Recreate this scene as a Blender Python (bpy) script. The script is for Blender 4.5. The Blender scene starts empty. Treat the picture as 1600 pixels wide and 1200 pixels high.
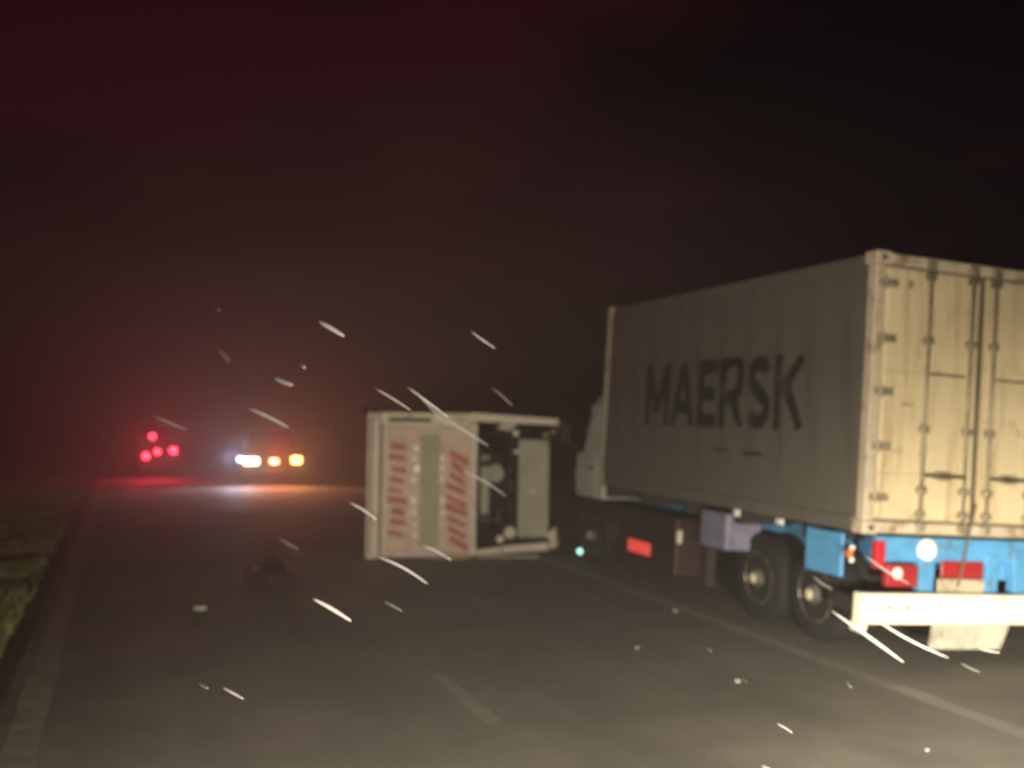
import bpy, bmesh, math, random
from mathutils import Vector, Matrix, Euler
R = math.radians
random.seed(7)
scene = bpy.context.scene
col = scene.collection

# ------------------------------------------------------------------ camera
F_PX, YAW, PITCH, ROLL, CAM_H = 1649.56, .3506, .0253, .016, 2.3
fw = Vector((math.sin(YAW)*math.cos(PITCH), math.cos(YAW)*math.cos(PITCH), math.sin(PITCH)))
rt0 = Vector((math.cos(YAW), -math.sin(YAW), 0)); up0 = rt0.cross(fw)
rt = rt0*math.cos(ROLL) + up0*math.sin(ROLL); up = -rt0*math.sin(ROLL) + up0*math.cos(ROLL)
cam_d = bpy.data.cameras.new('camera'); cam = bpy.data.objects.new('camera', cam_d); col.objects.link(cam)
cam.matrix_world = Matrix((( rt.x, up.x, -fw.x, 0), (rt.y, up.y, -fw.y, 0), (rt.z, up.z, -fw.z, CAM_H), (0, 0, 0, 1)))
cam_d.sensor_width = 36; cam_d.lens = 36*F_PX/1600
cam_d.clip_start = .05; cam_d.clip_end = 2000
cam_d.dof.use_dof = True; cam_d.dof.focus_distance = 3.2; cam_d.dof.aperture_fstop = 1.5
scene.camera = cam

# ------------------------------------------------------------------ night sky
world = bpy.data.worlds.new('World'); scene.world = world; world.use_nodes = True
nt = world.node_tree; nt.nodes.clear()
def N(t, k, **kw):
    n = t.nodes.new(k)
    for a, b in kw.items(): setattr(n, a, b)
    return n
wo = N(nt, 'ShaderNodeOutputWorld'); bg = N(nt, 'ShaderNodeBackground'); bg2 = N(nt, 'ShaderNodeBackground'); ad = N(nt, 'ShaderNodeAddShader')
sky = N(nt, 'ShaderNodeTexSky', sky_type='NISHITA', sun_disc=False); sky.sun_elevation = R(-9); sky.sun_rotation = R(200)
nt.links.new(sky.outputs[0], bg.inputs[0]); bg.inputs[1].default_value = .05
tc = N(nt, 'ShaderNodeTexCoord'); mp = N(nt, 'ShaderNodeMapping'); mp.inputs['Scale'].default_value = (1, 1, 2.4)
nz = N(nt, 'ShaderNodeTexNoise'); nz.inputs['Scale'].default_value = 2.3; nz.inputs['Detail'].default_value = 2.5
nt.links.new(tc.outputs['Generated'], mp.inputs[0]); nt.links.new(mp.outputs[0], nz.inputs[0])
cr = N(nt, 'ShaderNodeValToRGB')                       # low cloud tinted red over a faint town glow
cr.color_ramp.elements[0].position = .40; cr.color_ramp.elements[0].color = (0, 0, 0, 1)
cr.color_ramp.elements[1].position = .58; cr.color_ramp.elements[1].color = (.0165, .0014, .0026, 1)
nt.links.new(nz.outputs[0], cr.inputs[0])
sx = N(nt, 'ShaderNodeSeparateXYZ'); nt.links.new(tc.outputs['Generated'], sx.inputs[0])
er = N(nt, 'ShaderNodeValToRGB'); el = er.color_ramp.elements; el[0].position = 0; el[0].color = (.0088, .0068, .0068, 1); el[1].position = .36; el[1].color = (.0032, .0022, .0026, 1)
e2 = el.new(.17); e2.color = (.0055, .0036, .0040, 1)
nt.links.new(sx.outputs['Z'], er.inputs[0])
dk = N(nt, 'ShaderNodeMapRange', interpolation_type='SMOOTHSTEP'); dk.inputs['From Min'].default_value = .06; dk.inputs['From Max'].default_value = .21; nt.links.new(sx.outputs['Z'], dk.inputs[0])
sm = N(nt, 'ShaderNodeMixRGB', blend_type='ADD'); nt.links.new(dk.outputs[0], sm.inputs[0])      # the cloud deck sits above the clear horizon
nt.links.new(er.outputs[0], sm.inputs[1]); nt.links.new(cr.outputs[0], sm.inputs[2]); nt.links.new(sm.outputs[0], bg2.inputs[0]); bg2.inputs[1].default_value = 1
nt.links.new(bg.outputs[0], ad.inputs[0]); nt.links.new(bg2.outputs[0], ad.inputs[1]); nt.links.new(ad.outputs[0], wo.inputs[0])

# ------------------------------------------------------------------ exposure and render settings
vs = scene.view_settings; vs.view_transform = 'Standard'; vs.look = 'None'; vs.gamma = 1; vs.exposure = 0; vs.use_curve_mapping = False
scene.render.engine = 'CYCLES'
scene.cycles.use_denoising = True
scene.cycles.max_bounces = 5; scene.cycles.volume_bounces = 0; scene.cycles.transmission_bounces = 4; scene.cycles.diffuse_bounces = 3
scene.cycles.sample_clamp_indirect = 3

# ------------------------------------------------------------------ headlamps of the vehicle the picture is taken from
def spot(name, loc, target, energy, size, blend, color, radius=.08):
    l = bpy.data.lights.new(name, 'SPOT'); l.energy = energy; l.spot_size = R(size); l.spot_blend = blend; l.color = color; l.shadow_soft_size = radius
    o = bpy.data.objects.new(name, l); col.objects.link(o); o.location = loc
    o.rotation_euler = (Vector(target)-Vector(loc)).to_track_quat('-Z', 'Y').to_euler(); return o
def bulb(name, loc, energy, color, radius=.06):
    l = bpy.data.lights.new(name, 'POINT'); l.energy = energy; l.color = color; l.shadow_soft_size = radius
    o = bpy.data.objects.new(name, l); col.objects.link(o); o.location = loc; return o
HEAD = R(24); hf = Vector((math.sin(HEAD), math.cos(HEAD), 0)); hr = Vector((hf.y, -hf.x, 0))
WARM = (1, .87, .66)
for off, aim, en, dip, cone in ((-.05, 23, 4300, .12, 100), (1.65, 50, 15000, .50, 84)):
    p = hf*1.3 + hr*off + Vector((0, 0, 1.2))
    spot('headlight', p, p + Vector((math.sin(R(aim)), math.cos(R(aim)), -dip))*8, en, cone, 1, WARM)

# ------------------------------------------------------------------ materials
MATS = {}
def mat(name, c, rough=.6, metal=0, var=.25, vscale=3, dirt=None, dirt_amt=.0, dirt_scale=2, bump=0, bscale=60, spec=.5, streak=None, emit=None, estr=0, trans=0):
    m = bpy.data.materials.new(name); m.use_nodes = True; t = m.node_tree; b = t.nodes['Principled BSDF']
    tc = N(t, 'ShaderNodeTexCoord'); n = N(t, 'ShaderNodeTexNoise'); n.inputs['Scale'].default_value = vscale; n.inputs['Detail'].default_value = 6
    t.links.new(tc.outputs['Object'], n.inputs[0])
    r = N(t, 'ShaderNodeValToRGB'); r.color_ramp.elements[0].position = .3; r.color_ramp.elements[1].position = .7
    r.color_ramp.elements[0].color = tuple(x*(1-var) for x in c)+(1,); r.color_ramp.elements[1].color = tuple(min(1, x*(1+var*.5)) for x in c)+(1,)
    t.links.new(n.outputs[0], r.inputs[0]); out = r.outputs[0]
    if dirt:
        n2 = N(t, 'ShaderNodeTexNoise'); n2.inputs['Scale'].default_value = dirt_scale; n2.inputs['Detail'].default_value = 8; n2.inputs['Roughness'].default_value = .65
        t.links.new(tc.outputs['Object'], n2.inputs[0])
        r2 = N(t, 'ShaderNodeValToRGB'); r2.color_ramp.elements[0].position = .62-.25*dirt_amt; r2.color_ramp.elements[1].position = .78-.2*dirt_amt
        t.links.new(n2.outputs[0], r2.inputs[0])
        mx = N(t, 'ShaderNodeMixRGB'); t.links.new(r2.outputs[0], mx.inputs[0]); t.links.new(out, mx.inputs[1]); mx.inputs[2].default_value = dirt+(1,); out = mx.outputs[0]
    if streak:                                         # rain-washed vertical runs of grime
        k = N(t, 'ShaderNodeMapping'); k.inputs['Scale'].default_value = (1, 1, .09); t.links.new(tc.outputs['Object'], k.inputs[0])
        n4 = N(t, 'ShaderNodeTexNoise'); n4.inputs['Scale'].default_value = streak[1]; n4.inputs['Detail'].default_value = 7; n4.inputs['Roughness'].default_value = .7; t.links.new(k.outputs[0], n4.inputs[0])
        r4 = N(t, 'ShaderNodeMapRange'); r4.inputs['From Min'].default_value = .5; r4.inputs['From Max'].default_value = .72; r4.inputs['To Max'].default_value = streak[2]; t.links.new(n4.outputs[0], r4.inputs[0])
        mx = N(t, 'ShaderNodeMixRGB'); t.links.new(r4.outputs[0], mx.inputs[0]); t.links.new(out, mx.inputs[1]); mx.inputs[2].default_value = streak[0]+(1,); out = mx.outputs[0]
    t.links.new(out, b.inputs['Base Color'])
    b.inputs['Roughness'].default_value = rough; b.inputs['Metallic'].default_value = metal; b.inputs['Specular IOR Level'].default_value = spec
    if trans: b.inputs['Transmission Weight'].default_value = trans; b.inputs['IOR'].default_value = 1.33
    if emit: b.inputs['Emission Color'].default_value = emit+(1,); b.inputs['Emission Strength'].default_value = estr
    if bump:
        n3 = N(t, 'ShaderNodeTexNoise'); n3.inputs['Scale'].default_value = bscale; n3.inputs['Detail'].default_value = 4
        t.links.new(tc.outputs['Object'], n3.inputs[0]); bp = N(t, 'ShaderNodeBump'); bp.inputs['Strength'].default_value = bump; bp.inputs['Distance'].default_value = .02
        t.links.new(n3.outputs[0], bp.inputs['Height']); t.links.new(bp.outputs[0], b.inputs['Normal'])
    MATS[name] = m; return m
mat('door_paint', (.62, .53, .345), .5, var=.10, vscale=1.6, dirt=(.34, .24, .13), dirt_amt=.18, dirt_scale=3.4, bump=.05, bscale=14, streak=((.30, .20, .10), 9, .75))
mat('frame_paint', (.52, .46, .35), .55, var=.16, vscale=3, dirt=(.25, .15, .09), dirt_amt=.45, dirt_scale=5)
mat('shaded_side_paint', (.125, .118, .104), .5, var=.16, vscale=.9, dirt=(.10, .09, .075), dirt_amt=.35, dirt_scale=1.3, bump=.25, bscale=2.2, streak=((.065, .056, .044), 5, .6))  # grey paint, set darker to carry the dimness of grazing light on the sides
mat('letter_paint', (.022, .021, .023), .6, var=.2, vscale=4, dirt=(.07, .064, .056), dirt_amt=.45, dirt_scale=3.2)
mat('rod_metal', (.30, .27, .20), .5, .2, var=.2, dirt=(.16, .10, .06), dirt_amt=.5, dirt_scale=8)
mat('rust_dark', (.07, .05, .035), .75, var=.4, vscale=9)
mat('gasket', (.13, .11, .075), .8, var=.2)
mat('blue_paint', (.09, .31, .60), .45, var=.2, vscale=4, dirt=(.11, .13, .15), dirt_amt=.25, dirt_scale=6)
mat('bumper_paint', (.84, .78, .62), .45, var=.08, vscale=4, dirt=(.40, .33, .22), dirt_amt=.2, dirt_scale=5)
mat('red_lens', (.42, .02, .03), .25, var=.2, emit=(1, .05, .06), estr=.12)
mat('red_band', (.33, .025, .03), .35, var=.25)
mat('clear_lens', (.80, .78, .75), .2, var=.1)
mat('amber_lens', (.5, .13, .02), .3, var=.2)
mat('plate', (.45, .40, .30), .5, var=.15, dirt=(.2, .17, .12), dirt_amt=.5, dirt_scale=12)
mat('tyre', (.009, .009, .0085), .85, var=.3, vscale=8, bump=.2, bscale=30)
mat('hub', (.22, .21, .19), .4, .4, var=.5, vscale=9, dirt=(.03, .026, .022), dirt_amt=.9, dirt_scale=7)
mat('dark_steel', (.022, .02, .019), .7, var=.4, vscale=5)
mat('maroon', (.024, .009, .008), .6, var=.35, vscale=3)
mat('lavender', (.20, .20, .30), .5, var=.2, vscale=5)
mat('cab_white', (.55, .54, .52), .4, var=.12, dirt=(.3, .27, .22), dirt_amt=.3)
mat('glass', (.01, .011, .013), .06, var=.1)
mat('flap', (.45, .43, .36), .8, var=.35, vscale=5, dirt=(.12, .11, .09), dirt_amt=.5, dirt_scale=4)
mat('truck_cream', (.70, .63, .50), .5, var=.14, vscale=3, dirt=(.34, .27, .19), dirt_amt=.3, dirt_scale=4)
mat('truck_panel', (.66, .49, .40), .5, var=.12, vscale=4, dirt=(.44, .33, .24), dirt_amt=.35, dirt_scale=5)
mat('truck_green', (.33, .34, .22), .5, var=.12, vscale=4)
mat('truck_red', (.46, .085, .065), .5, var=.3, vscale=8)
mat('truck_grey', (.36, .35, .28), .55, var=.15, vscale=3, dirt=(.18, .16, .12), dirt_amt=.3)
mat('reflector_white', (.88, .86, .78), .3, var=.06)
mat('car_red', (.09, .012, .012), .3, var=.2)
mat('car_dark', (.015, .014, .015), .4, var=.3)
mat('rick_dark', (.03, .022, .02), .5, var=.3)
mat('torn_maroon', (.022, .006, .005), .6, var=.5, vscale=6)
mat('torn_pale', (.07, .045, .036), .6, var=.2)
mat('shard', (.6, .58, .54), .15, var=.05)
mat('water_drop', (.55, .55, .55), .35, var=.02, trans=.3)
mat('blade', (.19, .20, .075), .7, var=.4, vscale=.8)
def lamp_mat(name, c, s):
    m = bpy.data.materials.new(name); m.use_nodes = True; b = m.node_tree.nodes['Principled BSDF']
    n = N(m.node_tree, 'ShaderNodeTexNoise'); n.inputs['Scale'].default_value = 30
    rr = N(m.node_tree, 'ShaderNodeMapRange'); rr.inputs['To Min'].default_value = s*.8; rr.inputs['To Max'].default_value = s*1.2
    m.node_tree.links.new(n.outputs[0], rr.inputs[0]); m.node_tree.links.new(rr.outputs[0], b.inputs['Emission Strength'])
    b.inputs['Base Color'].default_value = c+(1,); b.inputs['Emission Color'].default_value = c+(1,); b.inputs['Roughness'].default_value = .3
    MATS[name] = m
lamp_mat('lit_red', (1, .025, .05), 24); lamp_mat('lit_white', (1, .80, .42), 22); lamp_mat('lit_amber', (1, .50, .10), 20)
lamp_mat('lit_blue', (.52, .66, 1), 14); lamp_mat('lit_orange', (1, .33, .14), 18); lamp_mat('lit_teal', (.45, 1, .85), 2.2); lamp_mat('reflector_glow_red', (1, .08, .07), .55)

# road: worn dusty asphalt, streaked along the lanes
def road_material():
    m = bpy.data.materials.new('asphalt'); m.use_nodes = True; t = m.node_tree; b = t.nodes['Principled BSDF']
    tc = N(t, 'ShaderNodeTexCoord')
    def noise(scale, det, mapping=None, rough=.6):
        n = N(t, 'ShaderNodeTexNoise'); n.inputs['Scale'].default_value = scale; n.inputs['Detail'].default_value = det; n.inputs['Roughness'].default_value = rough
        if mapping:
            k = N(t, 'ShaderNodeMapping'); k.inputs['Scale'].default_value = mapping; t.links.new(tc.outputs['Object'], k.inputs[0]); t.links.new(k.outputs[0], n.inputs[0])
        else: t.links.new(tc.outputs['Object'], n.inputs[0])
        return n
    def ramp(n, p0, c0, p1, c1):
        r = N(t, 'ShaderNodeValToRGB'); r.color_ramp.elements[0].position = p0; r.color_ramp.elements[1].position = p1
        r.color_ramp.elements[0].color = c0+(1,); r.color_ramp.elements[1].color = c1+(1,); t.links.new(n.outputs[0], r.inputs[0]); return r
    def mul(a, b_):
        x = N(t, 'ShaderNodeMixRGB', blend_type='MULTIPLY'); x.inputs[0].default_value = 1; t.links.new(a.outputs[0], x.inputs[1]); t.links.new(b_.outputs[0], x.inputs[2]); return x
    base = ramp(noise(.35, 6), .3, (.15, .14, .122), .7, (.21, .195, .17))
    streak = ramp(noise(1, 5, (1.3, .05, 1)), .3, (.78, .78, .78), .7, (1.08, 1.08, 1.08))
    grit = ramp(noise(60, 3), .3, (.7, .7, .7), .7, (1.25, 1.25, 1.25))
    patch = ramp(noise(.9, 8, None, .7), .42, (.8, .8, .8), .62, (1.05, 1.04, 1.02))
    c = mul(mul(mul(base, streak), grit), patch); t.links.new(c.outputs[0], b.inputs['Base Color'])
    rg = ramp(noise(.5, 5), .35, (.70, .70, .70), .65, (.92, .92, .92)); t.links.new(rg.outputs[0], b.inputs['Roughness'])
    bn = noise(90, 4); bp = N(t, 'ShaderNodeBump'); bp.inputs['Strength'].default_value = .5; bp.inputs['Distance'].default_value = .006
    t.links.new(bn.outputs[0], bp.inputs['Height']); t.links.new(bp.outputs[0], b.inputs['Normal'])
    MATS['asphalt'] = m
road_material()
mat('verge_soil', (.060, .054, .036), .95, var=.45, vscale=1.5, bump=.6, bscale=9)
mat('gravel_edge', (.13, .125, .10), .9, var=.4, vscale=6, bump=.7, bscale=40)
def worn_paint(name, c, under, amt):
    mat(name, c, .7, var=.2, vscale=3, dirt=under, dirt_amt=amt, dirt_scale=5, bump=.3, bscale=80)
worn_paint('line_paint', (.27, .255, .22), (.20, .187, .16), .8)
worn_paint('edge_paint', (.27, .26, .21), (.19, .18, .15), .8)

# ------------------------------------------------------------------ mesh helpers
class MB:
    def __init__(s): s.bm = bmesh.new()
    def box(s, x0, x1, y0, y1, z0, z1, bev=0, seg=1):
        r = bmesh.ops.create_cube(s.bm, size=1); v = r['verts']
        for q in v: q.co = Vector(((x0+x1)/2+q.co.x*(x1-x0), (y0+y1)/2+q.co.y*(y1-y0), (z0+z1)/2+q.co.z*(z1-z0)))
        if bev:
            e = list({e for q in v for e in q.link_edges}); bmesh.ops.bevel(s.bm, geom=e, offset=bev, segments=seg, profile=.5, affect='EDGES')
        return s
    def cyl(s, p0, p1, r0, r1=None, n=16, caps=True):
        r1 = r0 if r1 is None else r1; p0, p1 = Vector(p0), Vector(p1); d = (p1-p0).normalized(); q = d.to_track_quat('Z', 'Y')
        def ring(p, r): return [s.bm.verts.new(p+q@Vector((r*math.cos(2*math.pi*i/n), r*math.sin(2*math.pi*i/n), 0))) for i in range(n)]
        a, b = ring(p0, r0), ring(p1, r1)
        for i in range(n): s.bm.faces.new((a[i], a[(i+1) % n], b[(i+1) % n], b[i]))
        if caps: s.bm.faces.new(a[::-1]); s.bm.faces.new(b)
        return s
    def lathe(s, center, axis, prof, n=24):       # prof: (along axis, radius)
        q = Vector(axis).to_track_quat('Z', 'Y'); c = Vector(center); rings = []
        for h, r in prof: rings.append([s.bm.verts.new(c+q@Vector((r*math.cos(2*math.pi*i/n), r*math.sin(2*math.pi*i/n), h))) for i in range(n)])
        for a, b in zip(rings, rings[1:]):
            for i in range(n): s.bm.faces.new((a[i], a[(i+1) % n], b[(i+1) % n], b[i]))
        s.bm.faces.new(rings[0][::-1]); s.bm.faces.new(rings[-1]); return s
    def prism(s, pts, off):                       # polygon (3d points) extruded by off
        off = Vector(off); a = [s.bm.verts.new(Vector(p)) for p in pts]; b = [s.bm.verts.new(Vector(p)+off) for p in pts]; n = len(a)
        s.bm.faces.new(a[::-1]); s.bm.faces.new(b)
        for i in range(n): s.bm.faces.new((a[i], a[(i+1) % n], b[(i+1) % n], b[i]))
        return s
    def tube(s, pts, r, n=8):
        pts = [Vector(p) for p in pts]; rings = []
        for i, p in enumerate(pts):
            d = (pts[min(i+1, len(pts)-1)]-pts[max(i-1, 0)]).normalized(); q = d.to_track_quat('Z', 'Y'); rr = r[i] if isinstance(r, (list, tuple)) else r
            rings.append([s.bm.verts.new(p+q@Vector((rr*math.cos(2*math.pi*k/n), rr*math.sin(2*math.pi*k/n), 0))) for k in range(n)])
        for a, b in zip(rings, rings[1:]):
            for k in range(n): s.bm.faces.new((a[k], a[(k+1) % n], b[(k+1) % n], b[k]))
        s.bm.faces.new(rings[0][::-1]); s.bm.faces.new(rings[-1]); return s
    def build(s, name, m, parent=None, loc=None, rot=None, smooth=False):
        bmesh.ops.recalc_face_normals(s.bm, faces=s.bm.faces)
        me = bpy.data.meshes.new(name); s.bm.to_mesh(me); s.bm.free(); me.materials.append(MATS[m])
        if smooth:
            for p in me.polygons: p.use_smooth = True
        return link(name, me, parent, loc, rot)
def link(name, me, parent=None, loc=None, rot=None):
    o = bpy.data.objects.new(name, me); col.objects.link(o)
    if parent: o.parent = parent
    if loc: o.location = loc
    if rot: o.rotation_euler = rot
    return o
def thing(name, label, cat, loc=(0, 0, 0), rot=(0, 0, 0), group=None):
    o = bpy.data.objects.new(name, None); col.objects.link(o); o.location = loc; o.rotation_euler = rot
    o.empty_display_size = .2; return tag(o, label, cat, group)
def tag(o, label=None, cat=None, group=None, kind=None):
    if label: o['label'] = label
    if cat: o['category'] = cat
    if group: o['group'] = group
    if kind: o['kind'] = kind
    return o

# ------------------------------------------------------------------ the setting
XL, XD, XR, XE = -.60, 2.60, 6.21, 11.2        # edge line, lane dashes, right line, far road edge
def sheet(name, x0, x1, y0, y1, z, m, kind='structure', nx=1, ny=1, wob=0):
    mb = MB(); g = [[None]*(ny+1) for _ in range(nx+1)]
    for i in range(nx+1):
        for j in range(ny+1):
            w = 0
            if wob and i in (0, nx): w = random.uniform(-wob, wob)
            g[i][j] = mb.bm.verts.new((x0+(x1-x0)*i/nx+w, y0+(y1-y0)*j/ny, z))
    for i in range(nx):
        for j in range(ny): mb.bm.faces.new((g[i][j], g[i+1][j], g[i+1][j+1], g[i][j+1]))
    o = mb.build(name, m); o['kind'] = kind; return o
sheet('ground', -320, 320, -60, 420, -.05, 'verge_soil')
road = MB(); road.prism([(-.95, -60, -.049), (-.82, -60, 0), (XE, -60, 0), (XE+.13, -60, -.049)], (0, 470, 0)); road = road.build('road', 'asphalt'); road['kind'] = 'structure'
sh = sheet('shoulder', -1.55, -.96, -20, 120, -.035, 'gravel_edge', nx=1, ny=240, wob=.09)
def mark(name, x, w, y0, y1, m, wob=.012):
    o = sheet(name, x-w/2, x+w/2, y0, y1, .004, m, None, 1, max(2, int((y1-y0)*3)), wob); del o['kind']; o.parent = road; return o
mark('edge_line', XL, .22, 2, 160, 'edge_paint')
mark('right_line', XR, .20, 1, 160, 'line_paint')
for k in range(-1, 12): mark('lane_dash', XD, .13, 8.12+k*9-.74, 8.12+k*9+.74, 'line_paint')

# grass on the left verge
gm = bmesh.new()
for i in range(26000):
    y = 4+56*random.random()**1.7; x = -1.02-abs(random.gauss(0, 1.3))
    cl = math.sin(x*3.1+y*.9)+math.sin(y*2.3-x*1.7)
    if cl < -.6 and random.random() < .8: continue
    h = random.uniform(.06, .17)*(1+.35*cl*.5); a = random.uniform(0, 6.28); w = .008+.0006*y; lx, ly = random.gauss(0, .05), random.gauss(0, .05)
    v0 = gm.verts.new((x-w*math.cos(a), y-w*math.sin(a), -.05)); v1 = gm.verts.new((x+w*math.cos(a), y+w*math.sin(a), -.05))
    v2 = gm.verts.new((x+lx*.5+w*.7*math.cos(a), y+ly*.5+w*.7*math.sin(a), -.05+h*.6)); v3 = gm.verts.new((x+lx, y+ly, -.05+h))
    gm.faces.new((v0, v1, v2)); gm.faces.new((v0, v2, v3))
me = bpy.data.meshes.new('grass'); gm.to_mesh(me); gm.free(); me.materials.append(MATS['blade'])
tag(link('grass', me), 'short dry grass growing along the left road verge', 'grass', kind='stuff')

# ------------------------------------------------------------------ semi trailer, container and tractor
TX, TY, ZB, TYAW, LEAN = 6.2758, 7.8786, 1.2391, -.0268, .0527
TROT = (0, 0, TYAW); CROT = (0, LEAN, TYAW)
CL, CW, CH = 6.06, 2.44, 2.59
cont = thing('shipping_container', 'pale grey shipping container with dark side lettering and cream rear doors on trailer', 'container', (TX, TY, ZB), CROT)
# corner posts, rails, roof, walls
for x in (0, CW-.10):
    for y in (0, CL-.12):
        MB().box(x, x+.10, y, y+.12, .12, CH-.12, .008).build('corner_post', 'frame_paint', cont)
for x in (-.004, CW-.166):
    for y in (-.006, CL-.172):
        for z in (0, CH-.118):
            mb = MB().box(x, x+.17, y, y+.178, z, z+.12, .012); cc = mb.build('corner_casting', 'frame_paint', cont)
            if y < 0: MB().box(x+.05, x+.12, y-.003, y+.01, z+.03, z+.09, .01).build('casting_hole', 'rust_dark', cc)
for x in (.006, CW-.086):
    MB().box(x, x+.08, .172, CL-.172, CH-.10, CH-.02, .01).build('top_rail', 'shaded_side_paint', cont)
    MB().box(x, x+.08, .172, CL-.172, .01, .15, .01).build('bottom_rail', 'shaded_side_paint', cont)
MB().box(.166, CW-.166, .004, .11, 2.475, CH-.012, .012).build('door_header', 'frame_paint', cont)
MB().box(.166, CW-.166, .004, .11, .012, .118, .012).build('door_sill', 'frame_paint', cont)
MB().box(.09, CW-.09, .12, CL-.02, CH-.075, CH-.03).build('roof', 'shaded_side_paint', cont)
MB().box(.1, CW-.1, CL-.07, CL-.02, .12, CH-.12).build('front_wall', 'shaded_side_paint', cont)
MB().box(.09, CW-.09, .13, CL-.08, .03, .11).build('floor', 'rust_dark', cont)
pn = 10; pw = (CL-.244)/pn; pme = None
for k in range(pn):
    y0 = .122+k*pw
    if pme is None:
        pp = MB().box(.012, .05, 0, pw-.0025, .152, CH-.102).build('side_panel', 'shaded_side_paint', cont, (0, y0, 0)); pme = pp.data
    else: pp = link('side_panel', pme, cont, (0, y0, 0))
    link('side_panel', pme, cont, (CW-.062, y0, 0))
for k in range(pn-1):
    MB().box(.051, .06, .122+(k+1)*pw-.02, .122+(k+1)*pw+.015, .152, CH-.102).build('seam_backing', 'shaded_side_paint', cont)
# dark lettering on the left side
LS = .21                                               # stroke width in letter units (letters 1 high)
def arc(cx, cy, rx, ry, a0, a1, n=10): return [(cx+rx*math.cos(R(a0+(a1-a0)*i/n)), cy+ry*math.sin(R(a0+(a1-a0)*i/n))) for i in range(n+1)]
h_ = LS/2
GLYPH = {'M': (1.0, [[(h_, 0), (h_, 1)], [(h_+.02, .97), (.5, .22)], [(.5, .22), (.98-h_, .97)], [(1-h_, 0), (1-h_, 1)]]),
         'A': (.92, [[(h_*.9, 0), (.46, .97)], [(.46, .97), (.92-h_*.9, 0)], [(.22, .30), (.70, .30)]]),
         'E': (.68, [[(h_, 0), (h_, 1)], [(h_, 1-h_), (.68, 1-h_)], [(h_, .5), (.62, .5)], [(h_, h_), (.68, h_)]]),
         'R': (.80, [[(h_, 0), (h_, 1)], [(h_, 1-h_)]+arc(.47, .725, .20, .725-.55+h_-.005, 90, -90)+[(h_, .45)], [(.42, .45), (.74, 0)]]),
         'S': (.72, [arc(.37, .715, .24, .18, 20, 270, 12)+arc(.37, .285, .25, .18, 90, -160, 12)]),
         'K': (.82, [[(h_, 0), (h_, 1)], [(h_, .42), (.74, 1)], [(.33, .58), (.74, 0)]])}
lb = MB(); ux = 0; layer = 0; LYS = 3.62/(1.0+.92+.68+.80+.72+.82+.08*5); LY = 4.66
for ch in 'MAERSK':
    wd, strokes = GLYPH[ch]
    for st in strokes:
        layer = (layer+1) % 8; xf = .0085-layer*.0004; n = len(st); L_, R_ = [], []
        for i, (a, b) in enumerate(st):
            p0 = st[max(0, i-1)]; p1 = st[min(n-1, i+1)]; dx, dy = p1[0]-p0[0], p1[1]-p0[1]; q = math.hypot(dx, dy); nx_, ny_ = -dy/q*h_, dx/q*h_
            for lst, sg in ((L_, 1), (R_, -1)):
                lst.append(lb.bm.verts.new((xf, LY-(ux+a+sg*nx_)*LYS, .90+.80*min(1.0, max(0.0, b+sg*ny_)))))
        for i in range(n-1): lb.bm.faces.new((L_[i], L_[i+1], R_[i+1], R_[i]))
    ux += wd+.08
lb.build('lettering', 'letter_paint', cont)
MB().box(.008, .0115, 1.75, 2.15, .62, .66).build('data_plate', 'letter_paint', cont)
MB().box(.008, .0115, 2.45, 2.8, .645, .67).build('data_plate', 'letter_paint', cont)
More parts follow.
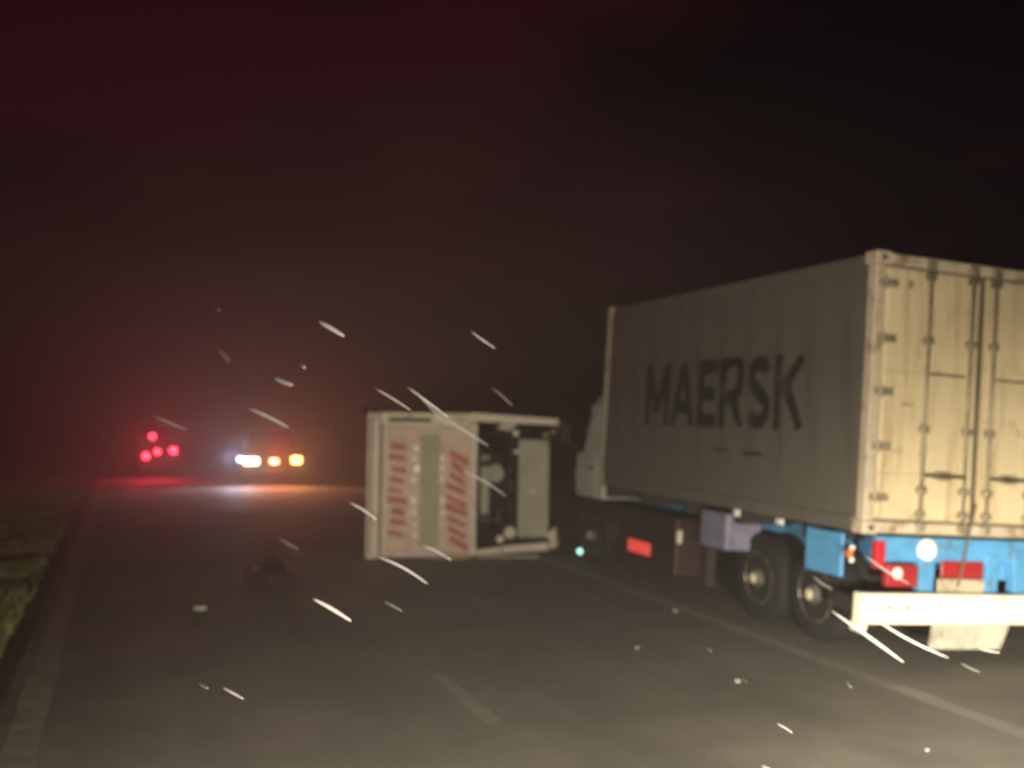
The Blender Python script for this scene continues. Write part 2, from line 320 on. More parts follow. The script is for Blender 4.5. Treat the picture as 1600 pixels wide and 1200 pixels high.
# doors
for side in (0, 1):
    def mx(x): return x if side == 0 else CW-x
    def bx(mb, x0, x1, *a, **k): x0, x1 = sorted((mx(x0), mx(x1))); return mb.box(x0, x1, *a, **k)
    door = bx(MB(), .115, 1.212, .03, .09, .135, 2.46, .01).build('door', 'door_paint', cont)
    # raised flat panels of the leaf with seams between
    for (z0, z1) in ((.17, .56), (.575, 1.495), (1.51, 2.43)):
        for (x0, x1) in ((.15, .585), (.615, 1.05)): bx(MB(), x0, x1, .018, .034, z0, z1, .006).build('door_panel', 'door_paint', door)
    bx(MB(), .61, 1.06, .010, .02, 1.492, 1.513).build('seam_strip', 'gasket', door)
    bx(MB(), .102, .117, .022, .05, .14, 2.455).build('hinge_gasket', 'gasket', door)
    bx(MB(), .117, 1.21, .020, .05, 2.452, 2.472).build('top_gasket', 'gasket', door)
    bx(MB(), .117, 1.21, .020, .05, .121, .140).build('bottom_gasket', 'gasket', door)
    bx(MB(), 1.196, 1.217, .012, .05, .14, 2.455).build('centre_gasket', 'gasket', door)
    for z in (2.30, 1.79, 1.30, .80, .34):
        h = bx(MB(), .03, .255, -.006, .018, z-.035, z+.035, .008); h.cyl((mx(.108), .0, z-.06), (mx(.108), .0, z+.06), .017, n=10); h.build('hinge', 'rod_metal', door)
    for xr in (.60, 1.085):
        rod = MB().cyl((mx(xr), -.022, .10), (mx(xr), -.022, 2.52), .0175, n=12).build('locking_rod', 'rod_metal', door, smooth=True)
        for z in (2.40, 1.80, .98, .42, .20):
            bx(MB(), xr-.045, xr+.045, -.045, .018, z-.03, z+.03, .008).build('rod_bracket', 'rod_metal' if z not in (2.40,) else 'gasket', door)
        for z, zz in ((2.50, 1), (.075, -1)): bx(MB(), xr-.05, xr+.05, -.04, .002, z-.04, z+.04, .008).build('cam_keeper', 'rod_metal', door)
        hx = -1 if xr > .8 else 1
        bx(MB(), min(xr, xr+hx*.36*.98), max(xr, xr+hx*.36*.98), -.048, -.03, .545, .575, .006).build('handle', 'rust_dark', door)
        bx(MB(), xr+hx*.28-.05, xr+hx*.28+.05, -.03, .018, .52, .60, .008).build('handle_catch', 'rod_metal', door)
    for (x, z, w, h) in ((.40, 2.31, .03, .07), (.42, 1.20, .06, .02)):
        bx(MB(), x-w, x+w, .010, .0175, z-h/2, z+h/2).build('small_plate', 'rod_metal', door)

# the trailer under it, level wheels, the frame leaning with the container
tr = thing('semi_trailer', 'blue container trailer with long white rear bumper under the container', 'trailer', (TX, TY, 0), TROT)
LF = dict(loc=(0, 0, ZB), rot=(0, LEAN, 0))
def T(mb, name, m, parent=tr, smooth=False):
    return mb.build(name, m, parent, LF['loc'], LF['rot'], smooth) if parent is tr else mb.build(name, m, parent, None, None, smooth)
for x in (.72, 1.57): T(MB().box(x, x+.15, .06, 6.7, -.40, -.10, .01), 'main_rail', 'blue_paint')
for y in (.9, 2.2, 3.4, 4.6, 5.75): T(MB().box(.05, 2.39, y, y+.12, -.14, -.004, .01), 'cross_member', 'dark_steel')
beam = T(MB().box(.14, 2.30, -.03, .06, -.24, -.012, .012, 2), 'rear_beam', 'blue_paint')
for x in (.60, 1.68): T(MB().box(x, x+.16, -.055, .05, -.50, -.10, .012, 2), 'rear_post', 'blue_paint')
T(MB().box(1.36, 1.50, -.05, .05, -.50, -.15, .012, 2), 'rear_post', 'blue_paint')
bump = T(MB().box(-.13, 2.57, -.20, -.07, -.775, -.50, .022, 3), 'bumper', 'bumper_paint')
for x in (.14, .33, 2.09, 2.28): T(MB().box(x, x+.07, -.2035, -.18, -.645, -.600, .012), 'slot_shade', 'tyre', bump)  # slots are not cut: dark blocks imitate the shade inside them
T(MB().cyl((-.105, -.19, -.80), (-.105, -.08, -.80), .05, n=12), 'end_stop', 'bumper_paint', bump)
for x in (1.80, 2.12): T(MB().box(x, x+.16, -.2045, -.19, -.70, -.57, .004), 'red_tape', 'red_band', bump)
for x in (.62, 1.02, 1.42): T(MB().cyl((x, -.206, -.54), (x, -.19, -.54), .016, n=8), 'bumper_bolt', 'rust_dark', bump)
for x in (-.06, 2.40): T(MB().box(x, x+.1, -.09, .3, -.70, -.56, .01), 'bumper_arm', 'dark_steel')
for s in (0, 1):
    m_ = lambda a, b: (a, b) if s == 0 else (CW-b, CW-a)
    x0, x1 = m_(.10, .20); T(MB().box(x0, x1, -.075, .0, -.30, -.05, .015, 2), 'side_lamp', 'red_lens')
    x0, x1 = m_(.22, .56); lp = T(MB().box(x0, x1, -.08, .0, -.46, -.255, .02, 2), 'tail_lamp', 'red_band')
    xc = (x0+x1)/2-(.06 if s == 0 else -.06); T(MB().lathe((xc, -.075, -.335), (0, -1, 0), [(0, .055), (.015, .052), (.025, .03)], 16), 'lamp_lens', 'clear_lens', lp)
    x0, x1 = m_(-.10, -.05); T(MB().box(x0, x1, .05, .12, -.22, -.15, .008), 'marker_lamp', 'amber_lens')
    for zz in (-.13, -.24): T(MB().lathe(((x0+x1)/2, .045, zz), (0, -1, 0), [(0, .026), (.012, .02)], 12), 'marker_reflector', 'clear_lens')
T(MB().lathe((.68, -.03, -.125), (0, -1, 0), [(0, .105), (.018, .105), (.035, .08), (.04, .03)], 24), 'round_lamp', 'reflector_white')
T(MB().box(.84, 1.32, -.055, -.035, -.37, -.215, .006), 'reflector_band', 'red_band')
T(MB().box(.80, 1.33, -.062, -.04, -.50, -.38, .006), 'number_plate', 'plate')
T(MB().prism([(.78, -.05, -.79), (1.66, -.05, -.79), (1.58, -.03, -1.03), (.76, -.03, -1.03)], (0, .02, 0)), 'rear_flap', 'flap')
T(MB().tube([(1.20, -.05, .32), (1.10, -.09, .05), (1.04, -.10, -.25), (1.0, -.09, -.45)], .011), 'air_hose', 'gasket')
# left side fittings
for s in (0, 1):
    q = (lambda a: a) if s == 0 else (lambda a: CW-a)
    a0, a1 = sorted((q(.03), q(.07)))
    T(MB().box(a0, a1, .34, .92, -.44, -.03, .015, 2), 'blue_fender', 'blue_paint')
    a0, a1 = sorted((q(.02), q(.48)))
    T(MB().box(a0, a1, 2.42, 3.02, -.47, -.05, .03, 2), 'tool_box', 'lavender')
    T(MB().box(a0, a1, 3.6, 5.3, -.95, -.22, .03, 2), 'side_tank', 'maroon')
    b0, b1 = sorted((q(.0), q(.018)))
    T(MB().box(b0, b1, 4.28, 4.92, -.78, -.62, .006), 'side_reflector', 'reflector_glow_red')  # unpowered reflector; its faint emission imitates headlamp light thrown back
    a0, a1 = sorted((q(.26), q(.38)))
    T(MB().box(a0, a1, 3.22, 3.34, -1.0, -.1, .01), 'landing_leg', 'dark_steel')
    b0, b1 = sorted((q(-.004), q(.03)))
    T(MB().box(b0, b1, 2.16, 2.26, -.06, .02, .01), 'marker_plate', 'reflector_white')
    T(MB().box(b0, b1, 1.30, 1.42, -.06, .0, .01), 'marker_plate', 'reflector_white')
    T(MB().box(b0, b1, 3.46, 3.56, -.52, -.36, .01), 'marker_plate', 'reflector_white')
def wheel(parent, cx, y, r, w, name='wheel'):
    t = MB().lathe((0, 0, 0), (1, 0, 0), [(-w/2, r*.60), (-w/2, r*.9), (-w/2+.035, r*.98), (-w*.2, r), (w*.2, r), (w/2-.035, r*.98), (w/2, r*.9), (w/2, r*.6)], 32).build(name, 'tyre', parent, (cx, y, r), None, True)
    d = -1 if cx < 1.22 else 1
    MB().lathe((0, 0, 0), (d, 0, 0), [(w/2-.1, r*.58), (w/2+.004, r*.60), (w/2+.006, r*.54), (w/2-.06, r*.47), (w/2-.08, r*.26), (w/2+.05, r*.20), (w/2+.07, r*.1)], 20).build('rim', 'hub', t)
    MB().lathe((0, 0, 0), (d, 0, 0), [(w/2+.05, r*.13), (w/2+.085, r*.11), (w/2+.10, r*.05)], 14).build('hub_cap', 'frame_paint', t)
    for k in range(8):
        a = k*math.pi/4; MB().cyl((d*(w/2-.08), r*.36*math.cos(a), r*.36*math.sin(a)), (d*(w/2-.03), r*.36*math.cos(a), r*.36*math.sin(a)), .018, n=6).build('wheel_nut', 'hub', t)
    return t
for y in (1.18, 2.24):
    for cx in (.44, .74, 1.70, 2.00): wheel(tr, cx, y, .49, .26)
    MB().cyl((.4, y, .49), (2.04, y, .49), .07, n=12).build('axle', 'dark_steel', tr)
    for x in (.86, 1.58): MB().box(x-.05, x+.05, y-.5, y+.5, .62, .70, .01).build('leaf_spring', 'dark_steel', tr)

# tractor in front
tk = thing('tractor_truck', 'white tractor cab half hidden in front of the container', 'truck', (TX+.17, TY, 0), TROT)
cx0, cx1 = -.03, 2.38
cab = MB()
def loft(mb, secs):
    rings = [[mb.bm.verts.new(Vector(p)) for p in s] for s in secs]; n = len(rings[0])
    for a, b in zip(rings, rings[1:]):
        for i in range(n): mb.bm.faces.new((a[i], a[(i+1) % n], b[(i+1) % n], b[i]))
    mb.bm.faces.new(rings[0][::-1]); mb.bm.faces.new(rings[-1]); return mb
def sec(z, y0, y1, ins, ch=.1):
    a, b = cx0+ins, cx1-ins
    return [(a, y0, z), (b, y0, z), (b, y1-ch, z), (b-ch, y1, z), (a+ch, y1, z), (a, y1-ch, z)]
loft(cab, [sec(1.02, 6.22, 7.30, 0), sec(1.30, 6.22, 7.34, -.01), sec(1.62, 6.22, 7.28, 0), sec(2.38, 6.24, 6.95, .10), sec(2.54, 6.30, 6.80, .18), sec(2.60, 6.40, 6.70, .30)])
cabo = cab.build('cab', 'cab_white', tk)
MB().prism([(cx0+.12, 7.262, 1.68), (cx1-.12, 7.262, 1.68), (cx1-.22, 6.985, 2.32), (cx0+.22, 6.985, 2.32)], (0, .02, .012)).build('windscreen', 'glass', cabo)
for x, sgn in ((cx0, -1), (cx1, 1)):
    MB().prism([(x+.006*sgn, 6.92, 1.68), (x+.006*sgn, 7.14, 1.68), (x-.085*sgn, 6.89, 2.30), (x-.085*sgn, 6.80, 2.30)], (.012*sgn, 0, 0)).build('side_window', 'glass', cabo)
    dd = MB().box(min(x, x+.02*sgn), max(x, x+.02*sgn), 6.4, 7.16, 1.06, 1.62, .008).build('cab_door', 'cab_white', cabo)
    MB().box(min(x+.02*sgn, x+.05*sgn), max(x+.02*sgn, x+.05*sgn), 6.48, 6.62, 1.45, 1.49, .006).build('door_handle', 'rust_dark', dd)
    mr = MB().box(min(x+.12*sgn, x+.3*sgn), max(x+.12*sgn, x+.3*sgn), 7.14, 7.22, 1.8, 2.15, .03, 2).build('mirror', 'dark_steel', tk)
    MB().tube([(x, 7.1, 1.75), (x+.18*sgn, 7.17, 1.79), (x+.2*sgn, 7.18, 1.85)], .014).build('mirror_arm', 'dark_steel', mr)
MB().box(cx0+.02, cx1-.02, 6.95, 7.42, .38, .82, .05, 2).build('front_bumper', 'dark_steel', tk)
MB().box(cx0+.3, cx1-.3, 7.2, 7.36, .84, 1.22, .02).build('grille', 'dark_steel', tk)
MB().box(.4, 1.95, 4.9, 7.0, .62, .98, .03).build('chassis', 'dark_steel', tk)
for x in (cx0-.01, cx1-.3): 
    lp = MB().box(x, x+.31, 6.9, 7.06, .10, .40, .02).build('fog_lamp_housing', 'dark_steel', tk)
    MB().lathe((x-.02 if x < .5 else x+.33, 6.95, .17), (-.8 if x < .5 else .8, -.6, 0), [(0, .045), (.02, .04), (.03, .015)], 14).build('fog_lamp', 'lit_teal' if x < 0.5 else 'clear_lens', lp)
for cx in (.12, 2.2): wheel(tk, cx, 6.55, .46, .26)
for cx in (.30, .60, 1.72, 2.04): wheel(tk, cx, 5.55, .46, .24)
for cx, d in ((.12, -1), (2.2, 1)):
    MB().prism([(cx-.16, 6.55+.56*math.cos(a), .46+.56*math.sin(a)) for a in [R(k) for k in range(0, 181, 20)]]+[(cx-.16, 6.55+.51*math.cos(a), .46+.51*math.sin(a)) for a in [R(k) for k in range(180, -1, -20)]], (.32, 0, 0)).build('mudguard', 'dark_steel', tk)

# ------------------------------------------------------------------ overturned light truck, rear towards us, roof to the left
OT = thing('overturned_truck', 'overturned pale box truck lying on its side with red striped rear panel', 'truck', (3.50, 16.0, 0), (0, 0, R(-12)))
# local: x to the right (roof -> wheels), y away, z up
OW, OHB, OL = 2.24, 1.70, 4.2
MB().box(.03, OHB-.02, .05, OL, .006, OW-.06, .03, 2).build('cargo_body', 'truck_cream', OT)
MB().box(0, .20, -.03, .08, 0.0, OW, .02, 2).build('roof_edge', 'truck_cream', OT)
MB().box(.045, .075, -.036, -.02, .06, OW-.06).build('edge_groove', 'gasket', OT)
pan = MB().box(.235, 1.66, -.02, .045, .08, 2.02, .02, 2).build('rear_panel', 'truck_panel', OT)
MB().box(.205, .233, -.005, .04, .06, 2.1).build('panel_gap', 'gasket', pan)
MB().box(.83, 1.12, -.026, -.018, .18, 1.92, .004).build('green_band', 'truck_green', pan)
MB().box(1.60, 1.70, -.045, .06, .05, 2.1, .015, 2).build('panel_rim', 'truck_cream', pan)
MB().box(.235, .30, -.032, -.018, .10, 2.0, .006).build('panel_rim', 'truck_cream', pan)
for k in range(11):                                   # uneven slanting red marks in two columns, pale reflectors beside them
    z = .20+k*.165; u = random.uniform
    if 1 <= k <= 9: a, b, c = u(.32, .38), u(.56, .64), u(.07, .12); MB().prism([(a, -.021, z), (b, -.021, z-u(.02, .09)), (b-u(0, .05), -.021, z+c-.04), (a+u(0, .06), -.021, z+c)], (0, -.006, 0)).build('red_stripe', 'truck_red', pan)
    if k < 9: a, b, c = u(1.20, 1.30), u(1.50, 1.575), u(.08, .13); MB().prism([(a, -.021, z+.06), (b, -.021, z-u(.06, .12)), (b, -.021, z+c-.08), (a+u(-.02, .03), -.021, z+c+.06)], (0, -.006, 0)).build('red_stripe', 'truck_red', pan)
    if random.random() < .75: x, w, h = u(.69, .73), u(.04, .09), u(.05, .13); MB().box(x, x+w, -.03, -.018, z-.03, z-.03+h, .006).build('white_reflector', 'reflector_white', pan)
    if k < 9 and random.random() < .75: x, w, h = u(1.12, 1.15), u(.04, .08), u(.05, .11); MB().box(x, x+w, -.03, -.018, z-.02, z-.02+h, .006).build('white_reflector', 'reflector_white', pan)
top = MB().box(.20, 1.60, -.02, .14, 2.07, 2.25, .02, 2).build('upper_rail', 'truck_cream', OT)
MB().box(.32, .98, -.026, .02, 2.10, 2.17).build('rail_recess', 'gasket', top)
MB().prism([(1.60, 0, 2.13), (2.98, 0, 2.08), (2.98, 0, 2.18), (1.60, 0, 2.26)], (0, .10, 0)).build('side_frame', 'truck_cream', OT)
MB().prism([(1.70, 0, .05), (2.84, 0, .12), (2.84, 0, .24), (2.25, 0, .20), (1.70, 0, .12)], (0, .10, 0)).build('side_frame', 'truck_cream', OT)
MB().box(1.72, 2.70, -.01, .06, -.0, .045, .01).build('lower_rail', 'truck_grey', OT)
bp = MB().box(2.34, 2.84, -.06, .02, .32, 1.86, .03, 2).build('rear_bumper', 'truck_grey', OT)
MB().box(2.56, 2.60, -.068, -.055, 1.02, 1.07, .004).build('bumper_bolt', 'reflector_white', bp)
MB().box(1.78, 1.92, .18, .24, .55, 1.60, .01).build('cross_member', 'truck_grey', OT)
for z in (.62, 1.46): MB().box(1.72, 1.94, .1, OL+.2, z-.05, z+.05, .01).build('chassis_rail', 'dark_steel', OT)
MB().cyl((2.36, .9, .3), (2.36, .9, 1.9), .06, n=12).build('axle', 'dark_steel', OT)
MB().lathe((2.36, .9, 1.08), (0, 0, 1), [(-.2, .05), (-.12, .16), (.12, .16), (.2, .05)], 14).build('differential', 'dark_steel', OT, smooth=True)
for z, d in ((.22, -1), (1.98, 1)):
    w = .2; r = .37
    t = MB().lathe((0, 0, 0), (0, 0, 1), [(-w/2, r*.6), (-w/2, r*.9), (-w/2+.03, r), (w/2-.03, r), (w/2, r*.9), (w/2, r*.6)], 28).build('wheel', 'tyre', OT, (2.46, .9, z), None, True)
    MB().lathe((0, 0, 0), (0, 0, d), [(w/2-.08, r*.57), (w/2, r*.6), (w/2-.05, r*.4), (w/2, r*.15)], 18).build('rim', 'hub', t)
    t = MB().lathe((0, 0, 0), (0, 0, 1), [(-w/2, r*.6), (-w/2, r*.9), (-w/2+.03, r), (w/2-.03, r), (w/2, r*.9), (w/2, r*.6)], 28).build('wheel', 'tyre', OT, (2.46, 3.6, z), None, True)
    MB().lathe((0, 0, 0), (0, 0, d), [(w/2-.08, r*.57), (w/2, r*.6), (w/2-.05, r*.4), (w/2, r*.15)], 18).build('rim', 'hub', t)
    MB().box(2.0, 2.26, .5, .54, z-.12, z+.12, .01).build('mud_flap', 'tyre', OT)
for (x, z, m_, s) in ((2.30, 1.95, 'clear_lens', .055), (2.31, 1.66, 'clear_lens', .04), (2.08, .30, 'reflector_white', .06), (2.23, .40, 'truck_cream', .10), (2.70, .46, 'reflector_white', .06), (2.82, .36, 'clear_lens', .05), (2.78, 1.93, 'truck_grey', .05), (2.9, 1.98, 'truck_grey', .04)):
    MB().lathe((x, -.01, z), (0, -1, 0), [(-.08, s*.6), (0, s), (.03, s*.9), (.045, s*.4)], 14).build('lamp', m_, OT)
MB().tube([(2.05, .1, .55), (2.12, .4, .7), (2.06, 1.6, .8), (2.1, 3.5, .8)], .045).build('exhaust_pipe', 'hub', OT, smooth=True)
MB().cyl((2.2, .95, 1.08), (2.0, 4.2, 1.08), .05, n=12).build('drive_shaft', 'dark_steel', OT)
for z in (.5, 1.62):
    for q in range(4): MB().tube([(2.14+q*.022, .25+q*.09, z), (2.28+q*.022, .9, z), (2.14+q*.022, 1.55-q*.09, z)], .018, 6).build('leaf_spring', 'dark_steel', OT)
MB().tube([(1.74, .02, 1.7), (1.86, -.02, 1.5), (1.98, .0, 1.62), (2.12, -.03, 1.35), (2.28, .0, 1.42)], .012).build('hanging_cable', 'gasket', OT)
MB().tube([(1.72, .02, .5), (1.9, -.04, .36), (2.1, -.03, .45), (2.33, .0, .3)], .014).build('hanging_cable', 'dark_steel', OT)
MB().cyl((2.02, .3, 1.30), (2.02, 1.1, 1.30), .15, n=18).build('air_tank', 'truck_grey', OT)
MB().prism([(2.86, -.04, .14), (2.98, -.10, .20), (2.93, -.14, .50), (2.85, -.07, .42)], (.012, .02, 0)).build('torn_strip', 'truck_cream', OT)
MB().prism([(2.0, -.03, 2.02), (2.2, -.10, 1.98), (2.32, -.06, 2.09), (2.1, -.01, 2.10)], (0, .02, .012)).build('torn_strip', 'truck_cream', OT)
MB().prism([(1.0, -.06, .012), (1.55, -.16, .012), (1.62, -.06, .05), (1.1, -.02, .06)], (0, .012, .012)).build('torn_strip', 'truck_panel', OT)
# cab at the far end
cb = MB(); loft(cb, [[(.35, OL+.25, .10), (1.85, OL+.25, .10), (1.85, OL+1.6, .10), (1.0, OL+1.65, .10), (.40, OL+1.1, .10)], [(.30, OL+.25, 1.1), (1.9, OL+.25, 1.1), (1.9, OL+1.7, 1.1), (.95, OL+1.75, 1.1), (.35, OL+1.15, 1.1)], [(.35, OL+.25, 2.1), (1.85, OL+.25, 2.1), (1.85, OL+1.6, 2.1), (1.0, OL+1.65, 2.1), (.40, OL+1.1, 2.1)]])
cbo = cb.build('cab', 'cab_white', OT)
MB().lathe((.03, .35, 2.22), (0, 0, 1), [(0, .11), (.05, .12), (.09, .08)], 14).build('marker_dome', 'dark_steel', OT)

# ------------------------------------------------------------------ far vehicles with lit lamps
car = thing('pickup_car', 'dark red pickup with white, red and amber lamps lit on road ahead', 'car', (4.15, 31.6, 0), (0, 0, R(-4)))
loft_b = MB(); W = .9
def csec(y, zt, w, zb=.32): return [(-w, y, zb), (w, y, zb), (w+.02, y, (zb+zt)/2), (w-.04, y, zt), (-w+.04, y, zt), (-w-.02, y, (zb+zt)/2)]
loft(loft_b, [csec(0, .92, .86), csec(.1, 1.0, .9), csec(1.9, 1.02, .9), csec(3.6, 1.0, .9), csec(4.6, .86, .84)])
cbody = loft_b.build('body', 'car_red', car)
gh = MB(); loft(gh, [[(-.78, 1.7, 1.03), (.78, 1.7, 1.03), (.80, 3.6, 1.0), (-.80, 3.6, 1.0)], [(-.70, 1.85, 1.40), (.70, 1.85, 1.40), (.70, 3.1, 1.40), (-.70, 3.1, 1.40)], [(-.62, 1.95, 1.56), (.62, 1.95, 1.56), (.62, 2.8, 1.56), (-.62, 2.8, 1.56)]])
gho = gh.build('cabin', 'car_red', car); MB().prism([(-.66, 1.73, 1.1), (.66, 1.73, 1.1), (.6, 1.84, 1.38), (-.6, 1.84, 1.38)], (0, -.02, 0)).build('rear_window', 'glass', gho)
MB().box(-.88, .88, -.09, .03, .34, .52, .03, 2).build('bumper', 'car_dark', car)
MB().box(-.26, .26, -.105, -.088, .40, .50).build('number_plate', 'plate', car)
for x in (-.8, .8):
    for y in (.9, 3.7):
        t = MB().lathe((0, 0, 0), (1, 0, 0), [(-.1, .2), (-.1, .29), (-.07, .32), (.07, .32), (.1, .29), (.1, .2)], 20).build('wheel', 'tyre', car, (x, y, .32), None, True)
def lens(parent, x, y, z, w, h, m): return MB().box(x-w/2, x+w/2, y-.04, y, z-h/2, z+h/2, .018, 2).build('lamp', m, parent)
lens(car, -.66, -.01, .70, .40, .16, 'lit_white'); lens(car, .0, -.01, .70, .22, .13, 'lit_orange'); lens(car, .64, -.01, .74, .26, .18, 'lit_amber')
lens(car, -.98, .0, .76, .12, .12, 'lit_blue'); lens(car, -.90, .05, 1.22, .09, .09, 'lit_blue')
MB().box(-.96, -.86, .0, .04, .8, 1.26).build('lamp_bracket', 'car_dark', car)
CM = Matrix.Translation(car.location) @ Euler((0, 0, R(-4))).to_matrix().to_4x4()
for (p, e, c) in (((-.66, -.3, .7), 26, (1, .72, .35)), ((0, -.3, .7), 34, (1, .10, .05)), ((.64, -.3, .74), 34, (1, .40, .06)), ((-1.15, -.2, .8), 34, (.5, .62, 1)), ((.1, .3, 1.25), 16, (1, .05, .03))):
    b_ = spot('lamp_light', p, (p[0], p[1]-1, p[2]-.05), e*5, 180, .7, c, .08); b_.parent = car
rk = thing('three_wheeler', 'dark three wheeler with cluster of red tail lamps at far left', 'vehicle', (1.05, 35.4, 0), (0, 0, R(-2)))
rb = MB(); loft(rb, [[(-.62, 0, .3), (.62, 0, .3), (.60, 1.4, .3), (.18, 2.6, .35), (-.18, 2.6, .35), (-.60, 1.4, .3)], [(-.64, -.03, .95), (.64, -.03, .95), (.62, 1.4, .95), (.25, 2.5, .95), (-.25, 2.5, .95), (-.62, 1.4, .95)], [(-.58, .1, 1.55), (.58, .1, 1.55), (.58, 1.4, 1.6), (.3, 2.0, 1.55), (-.3, 2.0, 1.55), (-.58, 1.4, 1.6)], [(-.42, .3, 1.72), (.42, .3, 1.72), (.45, 1.4, 1.74), (.25, 1.8, 1.7), (-.25, 1.8, 1.7), (-.45, 1.4, 1.74)]])
rb.build('body', 'rick_dark', rk)
MB().prism([(-.40, -.022, 1.05), (.40, -.022, 1.05), (.36, .075, 1.45), (-.36, .075, 1.45)], (0, -.012, 0)).build('rear_window', 'glass', rk)
MB().box(-.6, .6, -.10, -.03, .34, .44, .02).build('bumper', 'dark_steel', rk)
for x, y in ((-.5, .5), (.5, .5), (0, 2.4)):
    MB().lathe((0, 0, 0), (1, 0, 0), [(-.06, .12), (-.06, .2), (-.04, .22), (.04, .22), (.06, .2), (.06, .12)], 18).build('wheel', 'tyre', rk, (x, y, .22), None, True)
for x, z, s in ((-.40, .68, .15), (-.06, .82, .13), (.42, .86, .15), (-.22, 1.30, .13)): lens(rk, x, -.05 if z < 1 else .0, z, s, s, 'lit_red')
for (p, e) in (((-.3, -.3, .75), 22), ((.35, -.3, .85), 20), ((-.2, -.3, 1.3), 14)):
    b_ = spot('lamp_light', p, (p[0], p[1]-1, p[2]-.05), e*6, 180, .7, (1, .02, .05), .08); b_.parent = rk

# ------------------------------------------------------------------ debris on the road
def shard(name, label, loc, pts, h, m, rz=0, cat='debris', group=None):
    o = MB().prism([(x, y, 0) for x, y in pts], (0, 0, h)).build(name, m, None, loc, (random.uniform(-.08, .08), random.uniform(-.08, .08), rz)); return tag(o, label, cat, group)
deb = thing('torn_panel', 'torn dark maroon panel lying crumpled on the road left of overturned truck', 'debris', (1.9, 14.55, 0), (0, 0, R(10)))
db = MB(); g = [[None]*6 for _ in range(9)]
for i in range(9):
    for j in range(6):
        u, v = i/8, j/5; g[i][j] = db.bm.verts.new((-.22+.46*u+.05*math.sin(9*v+2*u), -.2+.85*v+.12*math.sin(5*u), max(.006, .04+.05*math.sin(4*u+3*v)+.11*u*v+random.uniform(-.012, .012))))
for i in range(8):
    for j in range(5): db.bm.faces.new((g[i][j], g[i+1][j], g[i+1][j+1], g[i][j+1]))
dbo = db.build('crumpled_sheet', 'torn_maroon', deb); so = dbo.modifiers.new('thick', 'SOLIDIFY'); so.thickness = .012
MB().prism([(-.16, -.36, .004), (.12, -.31, .004), (.10, -.22, .05), (-.13, -.26, .05)], (0, .02, .02)).build('torn_edge', 'torn_pale', deb)
GL = [(.86, 12.43, .07, 'white plastic lamp fragment alone on the dark left lane'), (6.05, 10.9, .03, 'small pale fragment beside the right line near trailer wheels'), (4.55, 5.35, .022, 'pale glass shard near the bottom edge of the road'), (5.25, 5.9, .018, 'small glass shard on asphalt left of the right line'), (5.0, 7.9, .025, 'tiny glass shard in the middle of right lane'), (4.75, 9.3, .022, 'faint pale crumb of glass in right lane ahead')]
for x, y, s, lab in GL:
    k = random.randint(5, 7); shard('glass_shard' if s < .06 else 'lamp_fragment', lab, (x, y, .0045), [(s*random.uniform(.6, 1.2)*math.cos(6.283*i/k), s*random.uniform(.6, 1.2)*math.sin(6.283*i/k)) for i in range(k)], s*.5, 'shard', random.random()*6)

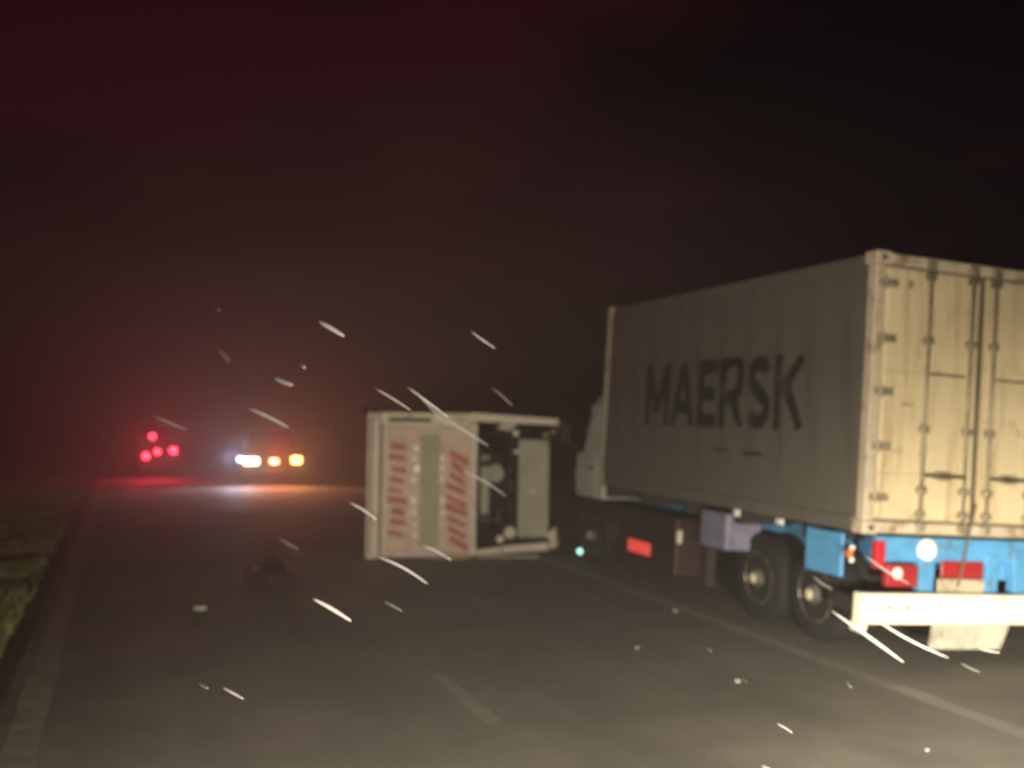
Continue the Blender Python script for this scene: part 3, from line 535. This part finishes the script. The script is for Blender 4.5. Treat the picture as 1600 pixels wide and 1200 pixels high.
# ------------------------------------------------------------------ falling rain caught in the headlamps
rain = MB()
def at(px, py, d):
    v = fw + rt*((px-800)/F_PX) - up*((py-600)/F_PX); return Vector((0, 0, CAM_H)) + v*d
def drop(px0, py0, px1, py1, d, r, bend=.035):
    a, b = at(px0, py0, d), at(px1, py1, d*.97); n = 9; sag = (b-a).length*bend*random.uniform(-.3, 1.3)*(-1 if px0 > 1250 else 1)
    pts = [a.lerp(b, i/(n-1)) + Vector((0, 0, sag*math.sin(math.pi*i/(n-1)))) for i in range(n)]
    r *= random.uniform(.55, 1.35); rs = [max(.0004, r*math.sin(math.pi*(.06+.88*i/(n-1)))**.7) for i in range(n)]
    rain.tube(pts, rs, 6)
DR = [(498,502,537,525,4,.0055),(428,590,457,602,4.5,.006),(735,517,773,544,4,.0025),(388,638,450,668,5,.0045),(240,650,292,672,5,.0035),(340,545,358,565,6,.005),(470,570,476,575,4,.005),(334,481,344,486,5,.004),(283,549,290,556,6,.004),(244,618,250,624,6,.005),
      (586,607,640,640,4,.0028),(636,604,700,652,4,.0032),(655,618,700,665,5,.003),(768,606,800,634,5,.003),(690,650,762,696,5,.0022),(590,870,668,912,4,.0035),(545,785,588,812,4,.0045),(660,852,705,875,4.5,.0035),(488,935,548,970,3.6,.004),(435,840,466,858,5,.0025),(600,940,628,955,4,.002),
      (310,1068,325,1076,3.5,.003),(347,1074,380,1092,3.4,.004),(1300,955,1412,1035,4,.0045),(1340,948,1482,1028,4,.0045),(1352,868,1420,912,4.5,.004),(1213,1130,1238,1145,3.2,.004),(1525,1012,1562,1020,4,.003),(1322,1064,1330,1074,3.5,.004),(1190,1195,1204,1203,3.2,.005),
      (720,735,790,775,5,.002),(1270,900,1300,920,5,.003),(1105,1013,1112,1018,4,.003),(1500,1035,1530,1050,4,.002),(1160,1060,1168,1066,4,.003),(370,680,380,695,5,.003)]
for d in DR: drop(*d[:4], d[4]*1.5, d[5]*2.0)
for i in range(60):                                   # the same rain all round, outside and inside the view
    d = random.uniform(4, 9); px, py = random.uniform(-1500, 3100), random.uniform(-300, 1300); l = random.uniform(12, 30)
    if 0 < px < 1600: continue
    drop(px, py, px+l, py+l*.6, d, .003)
ro = rain.build('rain', 'water_drop', None, None, None, True); tag(ro, 'slanting raindrops glinting in the headlamp beams', 'rain', kind='stuff')

# ------------------------------------------------------------------ haze: one closed box of even wet air
hz = MB().box(-340, 340, -80, 440, -1.05, 6.0).build('haze', 'gasket'); hm = bpy.data.materials.new('wet_air'); hm.use_nodes = True
t = hm.node_tree; t.nodes.clear(); ho = N(t, 'ShaderNodeOutputMaterial'); pv = N(t, 'ShaderNodeVolumePrincipled')
pv.inputs['Color'].default_value = (.80, .78, .76, 1); pv.inputs['Density'].default_value = .015; pv.inputs['Anisotropy'].default_value = .62
t.links.new(pv.outputs[0], ho.inputs['Volume']); hz.data.materials.clear(); hz.data.materials.append(hm)
tag(hz, 'thin wet haze over the whole road', 'haze', kind='stuff')
